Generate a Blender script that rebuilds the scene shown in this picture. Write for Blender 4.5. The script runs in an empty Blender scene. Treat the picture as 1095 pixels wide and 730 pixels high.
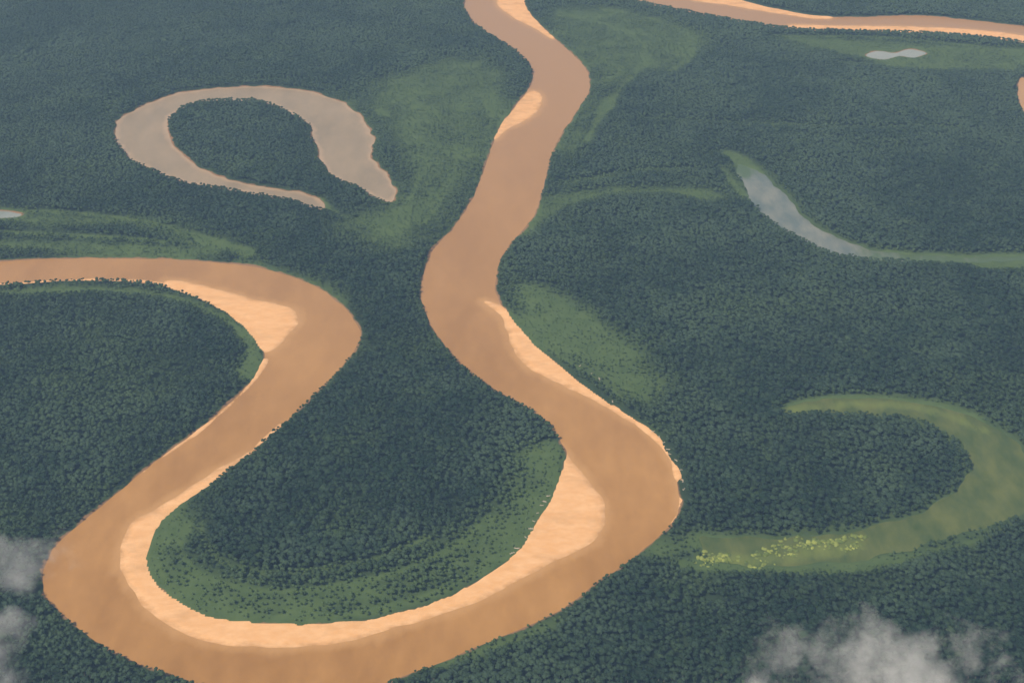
import bpy, bmesh, math, random
import numpy as np
from mathutils import Vector, Matrix, noise as mnoise
random.seed(7); rng=np.random.default_rng(11)
scene=bpy.context.scene
H=1500.0; TH=math.radians(58); F=547.5/math.tan(math.radians(20))
CT,ST=math.cos(TH),math.sin(TH)
# survey points (measured on the photograph) -> metres on the ground
def g(px,py,z=0.0):
    x=(px-547.5)/F; y=(365-py)/F
    dy=y*CT+ST; dz=y*ST-CT
    t=(z-H)/dz
    return (x*t,dy*t)
def G(l): return [g(*p) for p in l]
def catmull(P,n=4,closed=True):
    P=np.array(P,float);N=len(P);out=[]
    for i in range(N if closed else N-1):
        if closed: a,b,c,d=P[i-1],P[i],P[(i+1)%N],P[(i+2)%N]
        else: a,b,c,d=P[max(i-1,0)],P[i],P[i+1],P[min(i+2,N-1)]
        for k in range(n):
            t=k/n
            out.append(0.5*((2*b)+(c-a)*t+(2*a-5*b+4*c-d)*t*t+(-a+3*b-3*c+d)*t**3))
    return np.array(out)
# ------------------------------------------------------------ fields
STEP=5.0
GX=np.arange(-2300,2300+1,STEP); GY=np.arange(1150,5250+1,STEP)
NX,NY=len(GX),len(GY)
XX,YY=np.meshgrid(GX,GY)
def segdist(D,p,q,R):
    i0=max(int((min(p[0],q[0])-R-GX[0])/STEP),0); i1=min(int((max(p[0],q[0])+R-GX[0])/STEP)+2,NX)
    j0=max(int((min(p[1],q[1])-R-GY[0])/STEP),0); j1=min(int((max(p[1],q[1])+R-GY[0])/STEP)+2,NY)
    if i1<=i0 or j1<=j0: return
    X=XX[j0:j1,i0:i1];Y=YY[j0:j1,i0:i1]
    dx,dy=q[0]-p[0],q[1]-p[1];L=dx*dx+dy*dy+1e-9
    t=np.clip(((X-p[0])*dx+(Y-p[1])*dy)/L,0,1)
    d=np.hypot(X-p[0]-t*dx,Y-p[1]-t*dy)
    D[j0:j1,i0:i1]=np.minimum(D[j0:j1,i0:i1],d)
def sdf(P,R=90.0):
    D=np.full((NY,NX),R);I=np.zeros((NY,NX),bool)
    n=len(P)
    for k in range(n):
        p,q=P[k],P[(k+1)%n]
        segdist(D,p,q,R)
        if p[1]==q[1]: continue
        lo,hi=min(p[1],q[1]),max(p[1],q[1])
        r=np.where((GY>=lo)&(GY<hi))[0]
        if len(r):
            xi=p[0]+(GY[r]-p[1])*(q[0]-p[0])/(q[1]-p[1])
            I[r]^=(GX[None,:]<xi[:,None])
    return np.where(I,D,-D)
def linedist(P,R=140.0):
    D=np.full((NY,NX),R)
    for k in range(len(P)-1): segdist(D,P[k],P[k+1],R)
    return D
def vnoise(x,y,s,seed=0):
    x=np.asarray(x)/s+1000;y=np.asarray(y)/s+1000
    xi=np.floor(x).astype(np.int64);yi=np.floor(y).astype(np.int64)
    fx=x-xi;fy=y-yi;fx=fx*fx*(3-2*fx);fy=fy*fy*(3-2*fy)
    def h(a,b):
        v=np.sin(a*127.1+b*311.7+seed*74.7)*43758.5453
        return v-np.floor(v)
    return ((h(xi,yi)*(1-fx)+h(xi+1,yi)*fx)*(1-fy)+(h(xi,yi+1)*(1-fx)+h(xi+1,yi+1)*fx)*fy)*2-1
def sample(A,x,y):
    u=np.clip((np.asarray(x)-GX[0])/STEP,0,NX-1.001);v=np.clip((np.asarray(y)-GY[0])/STEP,0,NY-1.001)
    i=u.astype(int);j=v.astype(int);a=u-i;b=v-j
    return (A[j,i]*(1-a)+A[j,i+1]*a)*(1-b)+(A[j+1,i]*(1-a)+A[j+1,i+1]*a)*b
def ss(x): x=np.clip(x,0,1); return x*x*(3-2*x)

river_px=[(505,-12),(497,5),(505,22),(525,38),(548,52),(566,68),(570,85),(562,100),(548,118),(536,135),(527,155),(520,175),(512,195),(505,212),(496,228),(483,245),(468,262),(457,280),(451,298),(451,318),(456,338),(467,358),(483,378),(500,395),(520,410),(545,425),(570,440),(590,456),(602,475),(606,495),(600,515),(588,540),(577,560),(570,575),(558,590),(545,602),(525,615),(500,630),(475,642),(440,655),(400,664),(360,668),(310,670),(265,668),(225,662),(195,650),(172,632),(157,612),(153,592),(162,568),(180,548),(213,524),(247,500),(280,473),(310,446),(338,420),(362,395),(381,372),(385,356),(378,340),(360,322),(340,308),(310,295),(270,285),(225,280),(170,277),(100,276),(50,277),(0,280),(-80,285),(-200,300),(-430,330),
(-430,358),(-200,326),(-80,308),(0,304),(60,301),(110,300),(160,303),(195,311),(225,323),(250,338),(268,355),(280,372),(282,386),(275,400),(257,420),(235,440),(208,462),(175,486),(145,510),(115,535),(85,560),(62,580),(50,600),(47,625),(55,645),(75,665),(100,685),(130,702),(165,715),(205,729),(250,740),(300,745),(350,743),(390,737),(430,723),(470,708),(510,691),(545,677),(580,661),(610,645),(640,622),(670,600),(695,582),(715,562),(726,540),(725,515),(716,490),(700,468),(680,452),(655,435),(630,418),(605,400),(580,380),(560,360),(543,340),(533,320),(530,300),(534,280),(544,262),(557,248),(570,232),(578,212),(583,190),(590,165),(600,145),(615,122),(628,100),(631,85),(622,68),(605,52),(588,38),(572,22),(562,8),(563,-2),(585,-14),(625,-12),(670,0),(720,10),(770,20),(820,28),(860,32),(920,34),(980,35),(1040,39),(1095,46),(1170,58),(1240,72),
(1240,54),(1170,40),(1095,29),(1040,22),(980,17),(920,19),(870,17),(830,10),(790,0),(720,-22),(640,-36),(550,-34)]
ox_a=[(345,223),(320,217),(290,210),(260,205),(230,200),(200,195),(170,185),(145,172),(130,158),(123,143),(128,128),(145,117),(170,106),(200,98),(240,94),(285,93),(325,97),(355,105),(378,118),(392,132),(399,150),(397,165),(407,180),(416,190),(423,205),(418,215),(405,213),(390,203),(370,195),(353,185),(344,172),(338,155),(335,140),(325,128),(305,118),(285,110),(255,107),(225,108),(200,113),(182,125),(178,138),(185,155),(198,168),(215,180),(240,190),(270,198),(300,203),(325,206),(340,213)]
ox_b=[(786,176),(808,182),(826,196),(844,214),(862,233),(886,250),(914,262),(945,269),(985,273),(1025,275),(1060,276),(1095,274),(1095,278),(1060,280),(1025,280),(985,280),(945,279),(912,276),(882,268),(854,254),(830,240),(812,225),(800,208)]
ox_c=[(840,437),(880,427),(930,426),(980,430),(1030,442),(1070,462),(1095,485),(1102,510),(1097,540),(1070,558),(1030,571),(990,582),(950,591),(915,599),(870,602),(820,603),(780,600),(755,592),(760,576),(790,573),(850,576),(900,570),(950,559),(990,546),(1020,529),(1036,508),(1038,492),(1028,475),(1005,460),(980,450),(930,443),(880,441),(850,443)]
pond=[(926,60),(938,55),(958,57),(972,53),(990,57),(978,62),(962,60),(945,64)]
pond2=[(-20,227),(5,226),(22,229),(18,232),(0,233),(-20,233)]
pond3=[(1091,84),(1097,86),(1103,100),(1102,118),(1096,122),(1091,112),(1089,98)]
waters={}
for nm,px in dict(river=river_px,ox_a=ox_a,ox_b=ox_b,ox_c=ox_c,pond=pond,pond2=pond2,pond3=pond3).items():
    waters[nm]=catmull(G(px),4)
nz=vnoise(XX,YY,45,1)*2.5+vnoise(XX,YY,18,2)*1.6
XN={'ox_a':5,'ox_b':6,'ox_c':7}
S={k:sdf(v)+nz+(vnoise(XX,YY,26,31)*XN.get(k,0)) for k,v in waters.items()}
tx,ty=g(765,588)
S['ox_c']=S['ox_c']-ss((150-np.hypot(XX-tx,(YY-ty)))/110)*(7+20*vnoise(XX,YY,34,61))
SW=np.maximum.reduce(list(S.values()))      # >0 inside any water
# ---- light vegetation (young growth, marsh)
T=np.zeros((NY,NX))
wob=vnoise(XX,YY,120,5)*26+vnoise(XX,YY,45,6)*10
def tpoly(px,w,s):
    global T
    T=np.maximum(T,s*ss((sdf(catmull(G(px),3),160)+wob*min(1,w/40)+w)/(2*w)))
def tline(px,r,s):
    global T
    R=r*1.25
    T=np.maximum(T,s*ss((R+wob*min(1,r/60)-linedist(catmull(G(px),3,False),250))/(1.1*R)))
tline([(182,560),(170,590),(188,622),(240,642),(320,650),(420,634),(500,600),(545,567),(570,530),(588,480)],68,0.7)
tline([(168,570),(162,595),(182,632),(240,656),(320,662),(420,648),(500,618),(550,580),(582,535),(597,490)],28,1.0)
tline([(200,560),(192,590),(215,618),(270,632),(340,632),(420,615),(490,585),(535,545)],15,0.85)
tline([(215,560),(222,590),(270,612),(340,612),(410,597),(470,572)],11,0.55)
tline([(560,560),(590,500),(585,470)],22,1.0)
tpoly([(545,308),(590,310),(640,345),(690,378),(712,405),(695,440),(650,420),(590,378),(552,345)],34,0.8)
tline([(548,318),(590,345),(640,385),(680,425)],18,1.0)
tline([(560,308),(605,330),(655,365),(700,400),(705,430)],15,0.95)
tline([(545,335),(585,372),(640,408),(680,440)],12,1.0)
tline([(0,314),(100,311),(180,318),(240,342),(270,375),(262,408)],26,0.95)
tline([(-40,232),(60,236),(150,240),(260,272)],60,0.7)
tline([(-40,226),(60,228),(150,238),(240,262),(270,275)],22,1.0)
tline([(0,262),(120,268),(230,272)],35,0.7)
tline([(0,250),(110,255),(200,262)],16,0.75)
tline([(262,280),(330,300),(370,330)],30,0.45)
tpoly([(400,85),(520,60),(550,110),(510,190),(460,250),(400,262),(360,240),(430,205),(410,150)],70,0.62)
tline([(405,120),(445,150),(442,210),(395,255)],24,0.85)
tline([(440,110),(485,140),(480,200),(440,255)],22,0.8)
tline([(480,85),(525,115),(510,170)],22,0.8)
tline([(340,215),(380,240),(430,250)],18,0.7)
tline([(415,88),(450,82),(485,77)],15,1.0)
tpoly([(590,8),(680,15),(760,40),(720,70),(650,100),(610,180),(600,150),(635,95),(610,50)],60,0.6)
tline([(600,15),(670,35),(690,65),(650,110),(620,170)],28,0.85)
tline([(640,10),(720,30),(740,60),(700,85)],24,0.72)
tpoly([(840,38),(1150,58),(1150,78),(1000,76),(900,62)],40,0.7)
tline([(830,40),(950,42),(1100,56)],24,0.9)
tline([(900,68),(1000,74),(1100,76)],20,0.9)
tline([(778,165),(795,175),(808,190)],30,1.0)
tline([(770,178),(782,195),(800,215)],16,0.9)
tline([(950,272),(1000,277),(1050,279),(1110,276)],28,1.0)
tline([(1050,285),(1110,284)],30,1.0)
tline([(690,128),(820,135),(1100,140)],24,0.6)
tline([(560,250),(600,215),(700,205),(780,215)],36,0.6)
tline([(600,200),(680,185),(770,180)],20,0.45)
tline([(470,712),(560,682),(610,660)],18,0.6)
tline([(705,590),(740,580),(790,585)],34,0.6)
tline([(730,603),(850,608),(930,604),(1000,590),(1060,574)],18,0.8)
tline([(840,438),(880,428),(940,427),(1000,434),(1060,455)],14,1.0)
tline([(110,150),(125,110),(200,90),(330,90),(400,120)],30,0.25)
T=T*np.clip(0.94+0.20*vnoise(XX,YY,45,41)+0.10*vnoise(XX,YY,15,42),0.15,1.2)
T=np.clip(T+0.20*ss((30+SW)/30)*(SW<=0)+0.20*ss(vnoise(XX,YY,140,43)*1.2-0.3)+0.14*ss(vnoise(XX,YY,50,44)*1.4-0.4),0,1)
# ------------------------------------------------------------ helpers
def link(o): scene.collection.objects.link(o); return o
def mesh_np(name,V,Fq):
    me=bpy.data.meshes.new(name)
    V=np.asarray(V,np.float32);Fq=np.asarray(Fq,np.int32);k=Fq.shape[1]
    me.vertices.add(len(V));me.vertices.foreach_set('co',V.ravel())
    me.loops.add(Fq.size);me.loops.foreach_set('vertex_index',Fq.ravel())
    me.polygons.add(len(Fq));me.polygons.foreach_set('loop_start',np.arange(0,Fq.size,k,dtype=np.int32))
    me.update(calc_edges=True);me.validate();return me
def gridfaces(nx,ny):
    a=(np.arange(ny-1)[:,None]*nx+np.arange(nx-1)[None,:]).ravel()
    return np.stack([a,a+1,a+nx+1,a+nx],1)
def attr(me,name,vals):
    at=me.attributes.new(name,'FLOAT','POINT');at.data.foreach_set('value',np.asarray(vals,np.float32).ravel())
class NT:
    def __init__(s,mat):
        mat.use_nodes=True;s.t=mat.node_tree;s.t.nodes.clear()
    def n(s,ty,**k):
        nd=s.t.nodes.new(ty)
        for a,b in k.items(): setattr(nd,a,b)
        return nd
    def l(s,a,b): s.t.links.new(a,b)
    def noise(s,scale,detail=4,rough=0.55,vec=None):
        nd=s.n('ShaderNodeTexNoise');nd.inputs['Scale'].default_value=scale;nd.inputs['Detail'].default_value=detail;nd.inputs['Roughness'].default_value=rough
        if vec is not None: s.l(vec,nd.inputs['Vector'])
        return nd.outputs['Fac']
    def rng(s,v,a,b,c=0,d=1):
        nd=s.n('ShaderNodeMapRange');s.l(v,nd.inputs[0])
        for i,x in enumerate((a,b,c,d)): nd.inputs[1+i].default_value=x
        return nd.outputs[0]
    def mix(s,f,a,b,mode='MIX'):
        nd=s.n('ShaderNodeMix',data_type='RGBA',blend_type=mode)
        for i,v in ((0,f),(6,a),(7,b)):
            if isinstance(v,(int,float)): nd.inputs[i].default_value=v
            elif isinstance(v,tuple): nd.inputs[i].default_value=(*v,1)
            else: s.l(v,nd.inputs[i])
        return nd.outputs[2]
    def math(s,op,a,b):
        nd=s.n('ShaderNodeMath',operation=op)
        for i,v in enumerate((a,b)):
            if isinstance(v,(int,float)): nd.inputs[i].default_value=v
            else: s.l(v,nd.inputs[i])
        return nd.outputs[0]
    def finish(s,col,rough=0.9,spec=0.2,bump=None,bs=0.3,bd=1.0):
        p=s.n('ShaderNodeBsdfPrincipled');o=s.n('ShaderNodeOutputMaterial')
        if isinstance(col,tuple): p.inputs['Base Color'].default_value=(*col,1)
        else: s.l(col,p.inputs['Base Color'])
        if isinstance(rough,(int,float)): p.inputs['Roughness'].default_value=rough
        else: s.l(rough,p.inputs['Roughness'])
        p.inputs['Specular IOR Level'].default_value=spec
        if bump is not None:
            b=s.n('ShaderNodeBump');b.inputs['Strength'].default_value=bs;b.inputs['Distance'].default_value=bd
            s.l(bump,b.inputs['Height']);s.l(b.outputs[0],p.inputs['Normal'])
        s.l(p.outputs[0],o.inputs[0]);return p
def pos(t): return t.n('ShaderNodeNewGeometry').outputs['Position']
# ------------------------------------------------------------ materials
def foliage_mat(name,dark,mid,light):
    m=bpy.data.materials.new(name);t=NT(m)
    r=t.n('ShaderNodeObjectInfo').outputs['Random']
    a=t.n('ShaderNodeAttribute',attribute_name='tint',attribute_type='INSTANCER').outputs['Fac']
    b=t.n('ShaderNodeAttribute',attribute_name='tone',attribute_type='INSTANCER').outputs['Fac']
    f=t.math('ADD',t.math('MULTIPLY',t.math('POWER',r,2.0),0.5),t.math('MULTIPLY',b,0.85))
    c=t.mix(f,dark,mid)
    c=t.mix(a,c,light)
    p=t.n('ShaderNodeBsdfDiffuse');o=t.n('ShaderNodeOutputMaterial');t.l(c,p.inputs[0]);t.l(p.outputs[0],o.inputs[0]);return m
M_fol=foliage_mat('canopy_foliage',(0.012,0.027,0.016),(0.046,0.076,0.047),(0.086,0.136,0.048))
M_shrub=bpy.data.materials.new('bright_shrub_foliage');t=NT(M_shrub)
r=t.n('ShaderNodeObjectInfo').outputs['Random']
t.finish(t.mix(t.math('POWER',r,1.5),(0.11,0.155,0.04),(0.32,0.36,0.09)),0.8,0.15)
M_bark=bpy.data.materials.new('bark');t=NT(M_bark);t.finish(t.mix(t.noise(0.8,3,0.6,pos(t)),(0.10,0.08,0.06),(0.22,0.19,0.15)),0.9)
M_drift=bpy.data.materials.new('bleached_wood');t=NT(M_drift);t.finish(t.mix(t.noise(0.6,3,0.6,pos(t)),(0.36,0.30,0.22),(0.58,0.51,0.42)),0.9)
# ground
M_gr=bpy.data.materials.new('forest_floor');t=NT(M_gr);P=pos(t)
a=t.n('ShaderNodeAttribute',attribute_name='tint').outputs['Fac']
w=t.n('ShaderNodeAttribute',attribute_name='shore').outputs['Fac']
c=t.mix(t.rng(t.noise(0.05,4,0.65,P),0.3,0.7),(0.012,0.026,0.016),(0.028,0.050,0.028))
lg=t.mix(t.rng(t.noise(0.03,4,0.65,P),0.3,0.7),(0.056,0.094,0.033),(0.084,0.128,0.045))
c=t.mix(t.rng(a,0.05,0.7),c,lg)
sh=t.math('ADD',w,t.rng(t.noise(0.02,4,0.65,P),0.3,0.7,-5.0,5.0))
c=t.mix(t.rng(sh,1.0,4.5,1,0),c,(0.24,0.14,0.075))
t.finish(c,0.95,0.1)
def water_mat(name,c1,c2,rough=0.3,sc=0.006,spec=0.4,shal=None,r0=0.2,r1=1.1,mx=0.9,far_haze=None):
    m=bpy.data.materials.new(name);t=NT(m);P=pos(t)
    mp=t.n('ShaderNodeMapping');mp.inputs['Scale'].default_value=(1,0.45,1);mp.inputs['Rotation'].default_value=(0,0,-0.3);t.l(P,mp.inputs[0])
    f=t.math('ADD',t.math('MULTIPLY',t.noise(sc,6,0.62,mp.outputs[0]),0.75),t.math('MULTIPLY',t.noise(0.04,4,0.6,mp.outputs[0]),0.25))
    f=t.rng(f,0.38,0.62)
    c=t.mix(f,c1,c2)
    if far_haze:
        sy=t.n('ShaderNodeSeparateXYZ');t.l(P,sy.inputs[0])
        c=t.mix(t.rng(sy.outputs[1],1700,4200),c,far_haze)  # water goes greyer tan with distance, haze painted into its colour
    if shal:
        a=t.n('ShaderNodeAttribute',attribute_name='shallow').outputs['Fac']
        aa=t.math('ADD',a,t.rng(t.noise(0.03,5,0.65,mp.outputs[0]),0.3,0.7,-0.35,0.35))
        c=t.mix(t.rng(aa,r0,r1,0,mx),c,shal)
    t.finish(c,rough,spec,t.noise(0.3,2,0.6,P),0.05,0.5);return m
M_riv=water_mat('muddy_river_water',(0.325,0.158,0.040),(0.450,0.232,0.070),shal=(0.50,0.275,0.105),r0=0.25,mx=0.8,far_haze=(0.385,0.215,0.095))
M_oxa=water_mat('silty_lake_water',(0.26,0.20,0.130),(0.34,0.255,0.165),shal=(0.44,0.31,0.20),r0=0.35,mx=0.85,sc=0.012)
M_oxb=water_mat('still_lake_water',(0.12,0.15,0.14),(0.21,0.22,0.19),0.2,0.02,shal=(0.075,0.115,0.045),r0=0.3,r1=0.95,mx=1.0)
M_oxc=water_mat('weedy_lake_water',(0.046,0.078,0.022),(0.112,0.132,0.038),0.7,0.022,0.2,shal=(0.16,0.20,0.05),r0=0.45,r1=1.1,mx=0.85)
M_pond=water_mat('pale_pond_water',(0.22,0.25,0.23),(0.32,0.34,0.33),0.2)
# sand
M_sand=bpy.data.materials.new('river_sand');t=NT(M_sand);P=pos(t)
h=t.n('ShaderNodeAttribute',attribute_name='height').outputs['Fac']
mp=t.n('ShaderNodeMapping');mp.inputs['Scale'].default_value=(0.5,1,1);mp.inputs['Rotation'].default_value=(0,0,-0.5);t.l(P,mp.inputs[0])
hh=t.math('ADD',h,t.rng(t.noise(0.022,5,0.65,P),0.3,0.7,-0.55,0.55))
c=t.mix(t.rng(hh,-0.05,0.9),(0.47,0.255,0.105),(0.70,0.385,0.170))
c=t.mix(t.rng(t.noise(0.06,6,0.72,mp.outputs[0]),0.40,0.66,0,0.75),c,(0.80,0.49,0.26))
c=t.mix(t.rng(t.noise(0.018,5,0.7,mp.outputs[0]),0.52,0.70,0,0.6),c,(0.52,0.30,0.14))
t.finish(c,0.9,0.2,t.noise(0.4,3,0.6,P),0.3,0.5)
# ------------------------------------------------------------ sand bar fields
bars=[
 ([(596,478),(608,489),(626,510),(642,530),(648,552),(640,574),(622,587),(598,598),(570,611),(540,627),(508,643),(470,657),(430,669),(390,681),(340,689),(290,692),(245,690),(210,683),(184,669),(160,650),(144,631),(133,611),(128,591),(131,573),(143,557),(166,544),(190,528),(215,514),(240,497),(262,488),(215,535),(192,556),(178,578),(172,600),(180,620),(205,640),(240,652),(300,658),(360,656),(430,644),(490,622),(530,598),(555,570),(575,540),(588,505)],'long pale orange sandbar wrapping the inside of a bend',1.0,0.09),
 ([(518,322),(535,337),(540,352),(548,371),(563,391),(585,404),(610,416),(640,432),(665,446),(690,459),(706,472),(716,488),(722,505),(727,525),(725,545),(738,540),(740,508),(730,480),(712,455),(690,438),(662,420),(630,398),(600,380),(572,355),(550,332)],'narrow orange sandbar along a curving forest bank',0.9,0.09),
 ([(175,300),(205,302),(235,309),(268,319),(300,326),(314,332),(319,346),(307,360),(292,375),(270,376),(255,355),(235,342),(205,326),(180,315)],'wedge-shaped pale sandbar at the tip of a bend',1.0,0.11),
 ([(530,137),(543,122),(556,108),(566,98),(575,98),(580,106),(576,118),(565,127),(552,134),(540,140),(528,150)],'small pinkish sandbar beside a straight reach',0.5,0.1),
 ([(532,4),(540,-6),(560,-8),(590,4),(605,32),(592,42),(578,34),(561,26),(546,17)],'thin pinkish sandbar at a river bend',0.6,0.1),
 ([(700,-12),(735,-1),(780,6),(830,14),(870,20),(890,19),(880,10),(830,0),(790,-12)],'long thin pinkish sandbar on a river shore',0.6,0.1),
 ([(845,27),(900,28),(960,28),(1030,31),(1095,38),(1180,52),(1180,64),(1095,53),(1030,44),(960,42),(900,40),(850,36)],'long thin pinkish sandbar on a river shore',0.6,0.1),
]
strips=[
 ([(300,455),(262,488),(225,516),(195,538)],6,'narrow strip of exposed sand beside the water'),
 ([(-60,307),(0,304),(60,301),(110,299),(165,302),(210,314)],6,'narrow strip of exposed sand on the river bank'),
 ([(283,385),(268,410),(240,438),(212,461),(180,484),(150,507)],3,'narrow strip of exposed sand along a forest bank'),
 ([(655,434),(682,451),(704,469),(719,490),(728,514),(730,540),(718,562)],7,'ragged strip of eroded sandy bank'),
]
SB=np.full((NY,NX),-90.0);ST_=np.full((NY,NX),-90.0);sandjobs=[]
for px,lab,st,sl in bars:
    s=sdf(catmull(G(px),4))+vnoise(XX,YY,30,12)*2.4+vnoise(XX,YY,90,13)*3.5
    SB=np.maximum(SB,s)
    z=np.clip(sl*s,-1.0,1.3*st)+0.18*vnoise(XX,YY,25,14)
    sandjobs.append((s,np.minimum(z,1.45),lab,6.0))
for px,wd,lab in strips:
    s=wd-linedist(catmull(G(px),5,False),90)+vnoise(XX,YY,35,17)*4.5+vnoise(XX,YY,90,18)*3
    ST_=np.maximum(ST_,s)
    sandjobs.append((s,np.clip(0.22*s,-1.2,1.95)+0.1*vnoise(XX,YY,25,14),lab,5.0))
# ------------------------------------------------------------ ground sheet
ox=np.array([1000.,3000,8000,20000,60000])
xs=np.concatenate([GX[0]-ox[::-1],GX,GX[-1]+ox]);ys=np.concatenate([GY[0]-ox[::-1]*1.0,GY,GY[-1]+ox])
gx,gy=np.meshgrid(xs,ys)
land=-sample(SW,gx,gy)
outer=(gx<GX[0])|(gx>GX[-1])|(gy<GY[0])|(gy>GY[-1])
land=np.where(outer,90,land)
relief=2.0*ss((land-10)/60)*(vnoise(gx,gy,220,9)+0.6)
gz=np.clip(0.35*land,-4,1.5)+np.clip(relief,0,4)
me=mesh_np('ground',np.stack([gx.ravel(),gy.ravel(),gz.ravel()],1),gridfaces(len(xs),len(ys)))
weedy=sample(np.maximum(S['ox_c'],S['ox_b']),gx,gy)>-25
attr(me,'tint',np.where(outer,0,np.where(weedy,np.maximum(0.45,sample(T,gx,gy)),sample(T,gx,gy))));attr(me,'shore',np.where(weedy,40,land))
me.materials.append(M_gr);ground=link(bpy.data.objects.new('ground',me))
ground['kind']='structure';ground['label']='dark green lowland forest floor with muddy river banks'
# ------------------------------------------------------------ water sheets
def sheet(name,s,z,mat,label,R=9.0,shallow=None):
    keep=s>-R
    kc=keep[:-1,:-1]|keep[1:,:-1]|keep[:-1,1:]|keep[1:,1:]
    j,i=np.where(kc)
    a=j*NX+i;Fq=np.stack([a,a+1,a+NX+1,a+NX],1)
    u,inv=np.unique(Fq,return_inverse=True);Fq=inv.reshape(Fq.shape)
    zz=(np.full(len(u),z) if not isinstance(z,np.ndarray) else z.ravel()[u])
    me=mesh_np(name,np.stack([XX.ravel()[u],YY.ravel()[u],zz],1),Fq)
    if isinstance(z,np.ndarray): attr(me,'height',zz)
    if shallow is not None: attr(me,'shallow',shallow.ravel()[u])
    me.polygons.foreach_set('use_smooth',np.ones(len(me.polygons),bool))
    me.materials.append(mat);o=link(bpy.data.objects.new(name,me))
    o['kind']='structure';o['label']=label
    return o
shal=ss((SB+28)/28)
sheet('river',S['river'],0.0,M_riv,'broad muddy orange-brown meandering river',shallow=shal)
sheet('oxbow_lake',S['ox_a'],0.03,M_oxa,'horseshoe oxbow lake with pale brown silty water',shallow=ss((22-S['ox_a'])/22))
e1=linedist(np.array(G([(780,172),(796,184)])),200);e2=linedist(np.array(G([(985,276),(1095,277)])),300)
sheet('oxbow_lake',S['ox_b'],0.03,M_oxb,'narrow curved oxbow lake with greyish still water fading into marsh',shallow=np.maximum(np.maximum(ss((75-e1)/75),ss((260-e2)/260)),0.5*ss((8-S['ox_b'])/12)))
wl=linedist(catmull(G([(748,597),(790,599),(840,595),(880,589),(925,580)]),4,False),120)
w2=linedist(catmull(G([(850,438),(930,432),(1000,440),(1060,465)]),4,False),120)
sheet('oxbow_lake',S['ox_c'],0.35,M_oxc,'horseshoe oxbow lake overgrown with green water weed',shallow=np.maximum(0.8*ss((42-wl)/42),0.75*ss((34-w2)/34)))
sheet('pond',S['pond'],0.02,M_pond,'small pale pond in a forest clearing')
sheet('pond',S['pond2'],0.02,M_pond,'small pale sliver of water in the forest')
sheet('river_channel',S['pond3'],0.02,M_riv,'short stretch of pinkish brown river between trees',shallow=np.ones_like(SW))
for s,z,lab,R in sandjobs: sheet('sandbar',s,z,M_sand,lab,R)
# ------------------------------------------------------------ crowns
def ico(bm,c,r,sub,seed,amp,fl=0.8):
    res=bmesh.ops.create_icosphere(bm,subdivisions=sub,radius=1.0)
    for v in res['verts']:
        d=v.co.normalized()
        k=1+amp*mnoise.noise(d*2.3+Vector((seed*3.1,seed,0)))+0.5*amp*mnoise.noise(d*5.5+Vector((seed,0,seed*2)))
        v.co=Vector(c)+Vector((d.x*r*k,d.y*r*k,d.z*r*k*fl))
def crown_mesh(name,seed,mat,lobes=7,tufts=130,R=6.2,zc=15,sub=2,fl=0.68,sm=False):
    rd=random.Random(seed);bm=bmesh.new()
    pts=[((0,0,zc),R*0.72)]
    for i in range(lobes):
        a=6.283*i/lobes+rd.uniform(-.4,.4);q=R*rd.uniform(0.45,0.8)
        pts.append(((q*math.cos(a),q*math.sin(a),zc+rd.uniform(-1.6,0.8)),R*rd.uniform(0.35,0.52)))
    for i,(c,r) in enumerate(pts): ico(bm,c,r,sub if i else 2,seed*10+i,0.4,fl)
    if sm:
        for f in bm.faces: f.smooth=True
    for i in range(tufts):
        c,r=rd.choice(pts);d=Vector((rd.gauss(0,1),rd.gauss(0,1),abs(rd.gauss(0,1)))).normalized()
        p=Vector(c)+Vector((d.x,d.y,d.z*fl))*r*rd.uniform(0.95,1.15)
        u=Vector((rd.gauss(0,1),rd.gauss(0,1),rd.gauss(0,.4))).normalized();w=u.cross(d).normalized()
        s=rd.uniform(0.5,1.0)
        bm.faces.new([bm.verts.new(p+u*s),bm.verts.new(p+w*s),bm.verts.new(p-u*s),bm.verts.new(p-w*s*.6)])
    me=bpy.data.meshes.new(name);bm.to_mesh(me);bm.free();me.materials.append(mat);return me
def tube(bm,a,b,r1,r2,n=7):
    a=Vector(a);b=Vector(b);d=(b-a).normalized();u=d.orthogonal().normalized();w=d.cross(u)
    A=[bm.verts.new(a+(u*math.cos(6.283*i/n)+w*math.sin(6.283*i/n))*r1) for i in range(n)]
    B=[bm.verts.new(b+(u*math.cos(6.283*i/n)+w*math.sin(6.283*i/n))*r2) for i in range(n)]
    for i in range(n): bm.faces.new([A[i],A[(i+1)%n],B[(i+1)%n],B[i]])
    bm.faces.new(A[::-1]);bm.faces.new(B)
def trunk_mesh(name,seed,zc=15):
    rd=random.Random(seed);bm=bmesh.new()
    tube(bm,(0,0,-1),(0.2,0,zc*0.55),0.75,0.5);tube(bm,(0.2,0,zc*0.55),(0,0,zc),0.5,0.25)
    for i in range(6):
        a=6.283*i/6+rd.uniform(-.4,.4);tube(bm,(0.1,0,zc*rd.uniform(.5,.75)),(3.6*math.cos(a),3.6*math.sin(a),zc-rd.uniform(0,1.5)),0.28,0.1,5)
    me=bpy.data.meshes.new(name);bm.to_mesh(me);bm.free();me.materials.append(M_bark);return me
ZC=[11.4,12,12.6]
crowns=[crown_mesh('tree_crown',s,M_fol,lobes=5+s%4,R=5.6+0.35*(s%4),zc=ZC[s%3]) for s in range(7)]
trunks=[trunk_mesh('tree_trunk',s,ZC[s%3]) for s in range(7)]
far_crowns=[crown_mesh('canopy_crown',s,M_fol,lobes=4+s%3,R=5.8+0.35*(s%4),zc=ZC[s%3],sub=1,tufts=20,sm=True) for s in range(7)]
col=bpy.data.collections.new('canopy_parts')
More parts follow.
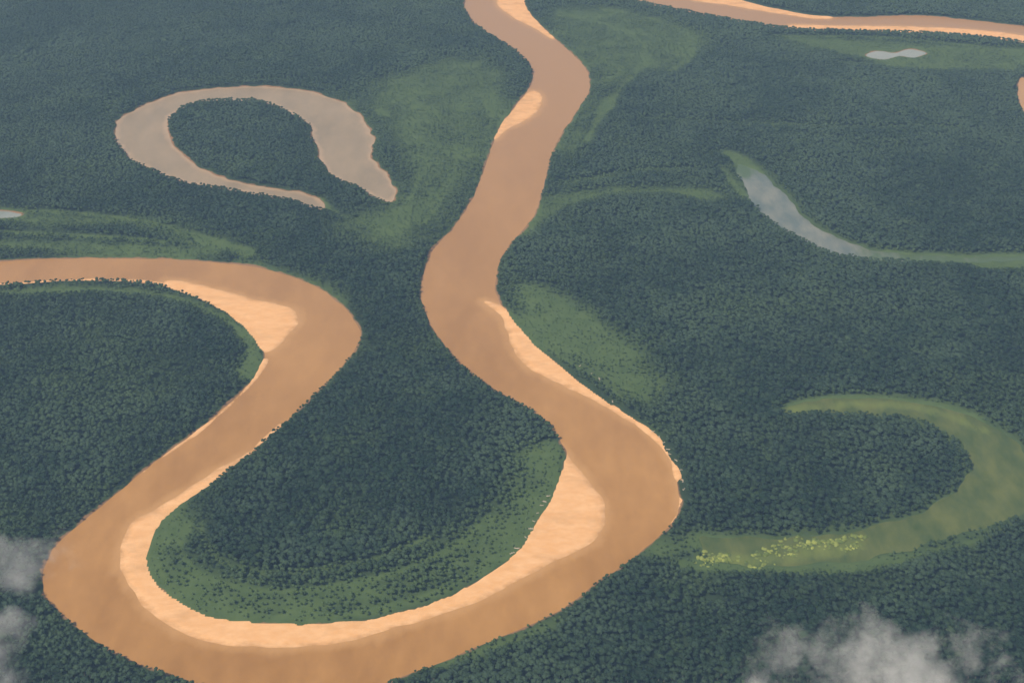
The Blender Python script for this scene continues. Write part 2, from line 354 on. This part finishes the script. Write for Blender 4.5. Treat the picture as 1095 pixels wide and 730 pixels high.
for i,m in enumerate(far_crowns): col.objects.link(bpy.data.objects.new('canopy_crown',m))
# ------------------------------------------------------------ scatter
sp=7.7
ax,ay=np.meshgrid(np.arange(-2280,2280,sp),np.arange(1200,5230,sp))
ax=(ax+rng.uniform(-.7,.7,ax.shape)*sp).ravel();ay=(ay+rng.uniform(-.7,.7,ay.shape)*sp).ravel()
dep=ay*ST+H*CT
k=(np.abs(ax)<0.39*dep+40)&(ay>1280)&(ay<5050);ax,ay,dep=ax[k],ay[k],dep[k]
sw=sample(SW,ax,ay);sb=sample(SB,ax,ay);tt=sample(T,ax,ay);stp=sample(ST_,ax,ay)
k=(sw<-3.5)&~((sb>3)&(sw>-11))&~(stp>1.0);ax,ay,dep,sw,tt=ax[k],ay[k],dep[k],sw[k],tt[k]
k=rng.random(len(ax))<(1-0.5*tt);ax,ay,dep,sw,tt=ax[k],ay[k],dep[k],sw[k],tt[k]
N=len(ax);print('TREES',N)
big=rng.random(N)
sc=0.88*(0.66+0.36*rng.random(N)+np.where(big>0.95,0.42,0))*(1-0.68*np.clip(tt*1.15,0,1))*(0.6+0.4*ss((-sw-2)/14))
sc*=1+0.16*vnoise(ax,ay,110,21)+0.12*vnoise(ax,ay,32,22)
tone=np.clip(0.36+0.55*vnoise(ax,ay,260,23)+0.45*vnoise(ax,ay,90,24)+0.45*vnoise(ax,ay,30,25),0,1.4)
tone=tone*0.75+0.42*np.clip((ay-2300)/2300,0,1)  # farther trees paler: distance haze put into the foliage tone
zl=sample(np.clip(0.35*-SW,-4,1.5),ax,ay)+2.0*ss((-sw-10)/60)*np.clip(vnoise(ax,ay,220,9)+0.6,0,2)
rot=rng.random(N)*6.283
tn=np.clip(tt*(0.85+0.3*rng.random(N))+0.14*(rng.random(N)>0.95),0,1)
hg=(0.92+0.22*rng.random(N))*np.clip(1.0/np.maximum(sc/0.8,0.3),0.8,1.3)*(1-0.35*ss(tt/0.7))
vx=ax;vd=ay*ST+(H-zl-14)*CT;vy=ay*CT-(H-zl-14)*ST
px=547.5+F*vx/vd;py=365-F*vy/vd
vis=np.where((px>5)&(px<1090)&(py<722)&(py>0))[0]
near=vis[np.argsort(vd[vis])[:280]]
mask=np.ones(N,bool);mask[near]=False
me=bpy.data.meshes.new('forest');V=np.stack([ax[mask],ay[mask],zl[mask]],1).astype(np.float32)
me.vertices.add(len(V));me.vertices.foreach_set('co',V.ravel())
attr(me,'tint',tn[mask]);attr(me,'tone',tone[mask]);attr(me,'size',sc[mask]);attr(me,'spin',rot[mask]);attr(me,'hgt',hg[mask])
forest=link(bpy.data.objects.new('forest',me));forest['kind']='stuff';forest['label']='dense dark green rainforest canopy covering the lowland'
ng=bpy.data.node_groups.new('canopy_scatter','GeometryNodeTree')
ng.interface.new_socket('Geometry',in_out='INPUT',socket_type='NodeSocketGeometry');ng.interface.new_socket('Geometry',in_out='OUTPUT',socket_type='NodeSocketGeometry')
N_=ng.nodes.new;L_=ng.links.new
gi=N_('NodeGroupInput');go=N_('NodeGroupOutput');mp=N_('GeometryNodeMeshToPoints');ip=N_('GeometryNodeInstanceOnPoints');ci=N_('GeometryNodeCollectionInfo')
ci.inputs['Collection'].default_value=col;ci.inputs['Separate Children'].default_value=True;ci.inputs['Reset Children'].default_value=True
def na(n,ty='FLOAT'):
    a=N_('GeometryNodeInputNamedAttribute');a.data_type=ty;a.inputs[0].default_value=n;return a.outputs[0]
L_(gi.outputs[0],mp.inputs[0]);L_(mp.outputs[0],ip.inputs['Points']);L_(ci.outputs[0],ip.inputs['Instance']);ip.inputs['Pick Instance'].default_value=True
rv=N_('FunctionNodeRandomValue');rv.data_type='INT';rv.inputs[4].default_value=0;rv.inputs[5].default_value=6;L_(rv.outputs[2],ip.inputs['Instance Index'])
cr=N_('ShaderNodeCombineXYZ');L_(na('spin'),cr.inputs[2]);L_(cr.outputs[0],ip.inputs['Rotation'])
sz=na('size');mm=N_('ShaderNodeMath');mm.operation='MULTIPLY';L_(sz,mm.inputs[0]);L_(na('hgt'),mm.inputs[1])
cs=N_('ShaderNodeCombineXYZ');L_(sz,cs.inputs[0]);L_(sz,cs.inputs[1]);L_(mm.outputs[0],cs.inputs[2]);L_(cs.outputs[0],ip.inputs['Scale'])
L_(ip.outputs[0],go.inputs[0])
md=forest.modifiers.new('scatter','NODES');md.node_group=ng
# individual trees
for i in near:
    v=int(rng.integers(0,7));s=float(sc[i])
    tr=link(bpy.data.objects.new('tree',None));tr.location=(ax[i],ay[i],zl[i]);tr.rotation_euler=(0,0,rot[i]);tr.scale=(s,s,s*float(hg[i]))
    tr['label']='rainforest tree with lumpy dark green crown in dense canopy';tr['category']='tree';tr['group']='rainforest canopy trees'
    tk=link(bpy.data.objects.new('trunk',trunks[v]));tk.parent=tr
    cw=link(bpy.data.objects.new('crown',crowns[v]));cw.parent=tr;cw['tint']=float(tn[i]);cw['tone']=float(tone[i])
# bright shrubs in the weedy lake
sm=[crown_mesh('shrub_crown',40+s,M_shrub,lobes=6,tufts=60,R=5,zc=2.6,fl=0.8) for s in range(3)]
clumps=[(random.random()**1.2,random.gauss(0,5),random.uniform(.2,1)) for _ in range(24)]
q=0
while q<290:
    u0,dy,wt=random.choice(clumps)
    if random.random()>wt: continue
    u=u0+random.gauss(0,0.03);qx=748+195*u;yc=599-25*u
    qy=yc+dy+random.gauss(0,2.0)
    if not(740<qx<950): continue
    q+=1
    X,Y=g(qx,qy)
    s=random.choice((0.25,0.32,0.4,0.5,0.7))*random.uniform(.8,1.2)
    o=link(bpy.data.objects.new('shrub',random.choice(sm)));o.location=(X,Y,max(0.3,float(sample(np.clip(0.35*-SW,-4,1.5),X,Y))));o.rotation_euler=(0,0,random.random()*6.28);o.scale=(s*1.3,s,s*.5)
    o['label']='bright yellow-green shrub growing in weedy shallow lake';o['category']='shrub';o['group']='yellow-green shrubs in the oxbow lake'
# driftwood
def drift(seed):
    rd=random.Random(seed);bm=bmesh.new()
    tube(bm,(-5,0,.6),(0,.5,.7),1.2,1.0);tube(bm,(0,.5,.7),(5,-.3,.9),1.0,.5)
    for i in range(6):
        x=rd.uniform(-3,4);tube(bm,(x,0.2,.8),(x+rd.uniform(1,3),rd.choice((-1,1))*rd.uniform(2,4),rd.uniform(.6,2)),.5,.2,5)
    for i in range(6):
        a=i*1.047;tube(bm,(-5,0,.7),(-6.6,2.2*math.cos(a),.9+1.5*math.sin(a)),.5,.2,5)
    me=bpy.data.meshes.new('driftwood');bm.to_mesh(me);bm.free();me.materials.append(M_drift);return me
dm=[drift(s) for s in range(3)]
for (qx,qy) in [(579,541),(575,549),(571,558),(568,566),(562,575),(586,531),(582,537),(553,587),(548,592),(704,468),(709,474),(714,481),(723,493),(728,503),(730,515),(731,524),(716,486),(698,462),(641,406),(633,400),(620,392),(655,430)]:
    X,Y=g(qx,qy);z=max(float(sample(np.clip(0.35*-SW,0,1.5),X,Y)),float(np.clip(0.1*sample(SB,X,Y),0,1.4)))
    o=link(bpy.data.objects.new('driftwood',random.choice(dm)));o.location=(X,Y,z+.1);o.rotation_euler=(0,0,random.random()*6.28);s=random.uniform(.4,.8);o.scale=(s,s,s)
    o['label']='bleached fallen tree trunk stranded on the river bank';o['category']='driftwood';o['group']='driftwood along the river banks'
# ------------------------------------------------------------ haze
bm=bmesh.new();bmesh.ops.create_cube(bm,size=1)
me=bpy.data.meshes.new('haze');bm.to_mesh(me);bm.free()
hz=link(bpy.data.objects.new('haze',me));hz.scale=(30000,30000,2400);hz.location=(0,6000,900)
m=bpy.data.materials.new('haze_air');m.use_nodes=True;nt=m.node_tree;nt.nodes.clear()
vs=nt.nodes.new('ShaderNodeVolumeScatter');vs.inputs['Color'].default_value=(0.40,0.64,1.0,1);vs.inputs['Density'].default_value=7.0e-5;vs.inputs['Anisotropy'].default_value=0.0
oo=nt.nodes.new('ShaderNodeOutputMaterial');nt.links.new(vs.outputs[0],oo.inputs['Volume']);me.materials.append(m)
hz['kind']='structure';hz['label']='thin bluish haze in the air above the forest'
# ------------------------------------------------------------ clouds
def cloud(px,py,z,rx,ry,rz,seed,dens,lab,thr=0.50):
    X,Y=g(px,py,z)
    bm=bmesh.new();bmesh.ops.create_icosphere(bm,subdivisions=4,radius=1)
    for v in bm.verts:
        d=v.co.normalized();v.co=d*(0.95+0.22*mnoise.noise(d*2+Vector((seed,0,0))))
    me=bpy.data.meshes.new('cloud');bm.to_mesh(me);bm.free()
    o=link(bpy.data.objects.new('cloud',me));o.location=(X,Y,z);o.scale=(rx,ry,rz)
    m=bpy.data.materials.new('cloud_vapour');t=NT(m)
    tc=t.n('ShaderNodeTexCoord').outputs['Object'];P=pos(t)
    ln=t.n('ShaderNodeVectorMath',operation='LENGTH');t.l(tc,ln.inputs[0])
    add=t.n('ShaderNodeVectorMath',operation='ADD');t.l(P,add.inputs[0]);add.inputs[1].default_value=(seed*37,0,0)
    nz=t.noise(0.036,6,0.66,add.outputs[0])
    fall=t.rng(ln.outputs['Value'],0.1,0.95,0.12,-0.18)
    dd=t.math('ADD',nz,fall)
    de=t.rng(dd,thr-0.04,thr+0.28,0,dens)
    v=t.n('ShaderNodeVolumeScatter');v.inputs['Color'].default_value=(1,0.99,0.98,1);v.inputs['Anisotropy'].default_value=-0.3
    t.l(de,v.inputs['Density']);ou=t.n('ShaderNodeOutputMaterial');t.l(v.outputs[0],ou.inputs['Volume'])
    me.materials.append(m);o['label']=lab;o['category']='cloud'
    return o
cloud(940,728,1000,96,42,33,3,0.062,'wispy white cloud drifting above the forest')
cloud(18,604,1000,54,28,22,8,0.055,'thin translucent wisp of cloud above the river')
cloud(-14,700,1000,32,34,28,5,0.055,'small wispy grey-white cloud above the forest')
# ------------------------------------------------------------ light, camera
el=math.radians(52);az=math.radians(235)
d=Vector((math.sin(az)*math.cos(el),math.cos(az)*math.cos(el),math.sin(el)))
sun=bpy.data.lights.new('sun','SUN');sun.energy=4.7;sun.angle=math.radians(0.5);sun.color=(1,0.93,0.82)
so=link(bpy.data.objects.new('sun',sun));so.rotation_euler=d.to_track_quat('Z','Y').to_euler();so.location=(0,0,3000)
W=bpy.data.worlds.new('World');scene.world=W;W.use_nodes=True;nt=W.node_tree
sk=nt.nodes.new('ShaderNodeTexSky');sk.sky_type='NISHITA';sk.sun_disc=False;sk.sun_elevation=el;sk.sun_rotation=az;sk.air_density=1.2
nt.links.new(sk.outputs[0],nt.nodes['Background'].inputs[0]);nt.nodes['Background'].inputs[1].default_value=0.09
cam=bpy.data.cameras.new('camera');cam.angle=math.radians(40);cam.clip_end=120000;cam.clip_start=1
co=link(bpy.data.objects.new('camera',cam));co.location=(0,0,H);co.rotation_euler=(TH,0,0);scene.camera=co
scene.view_settings.view_transform='Standard';scene.view_settings.look='None';scene.view_settings.exposure=0
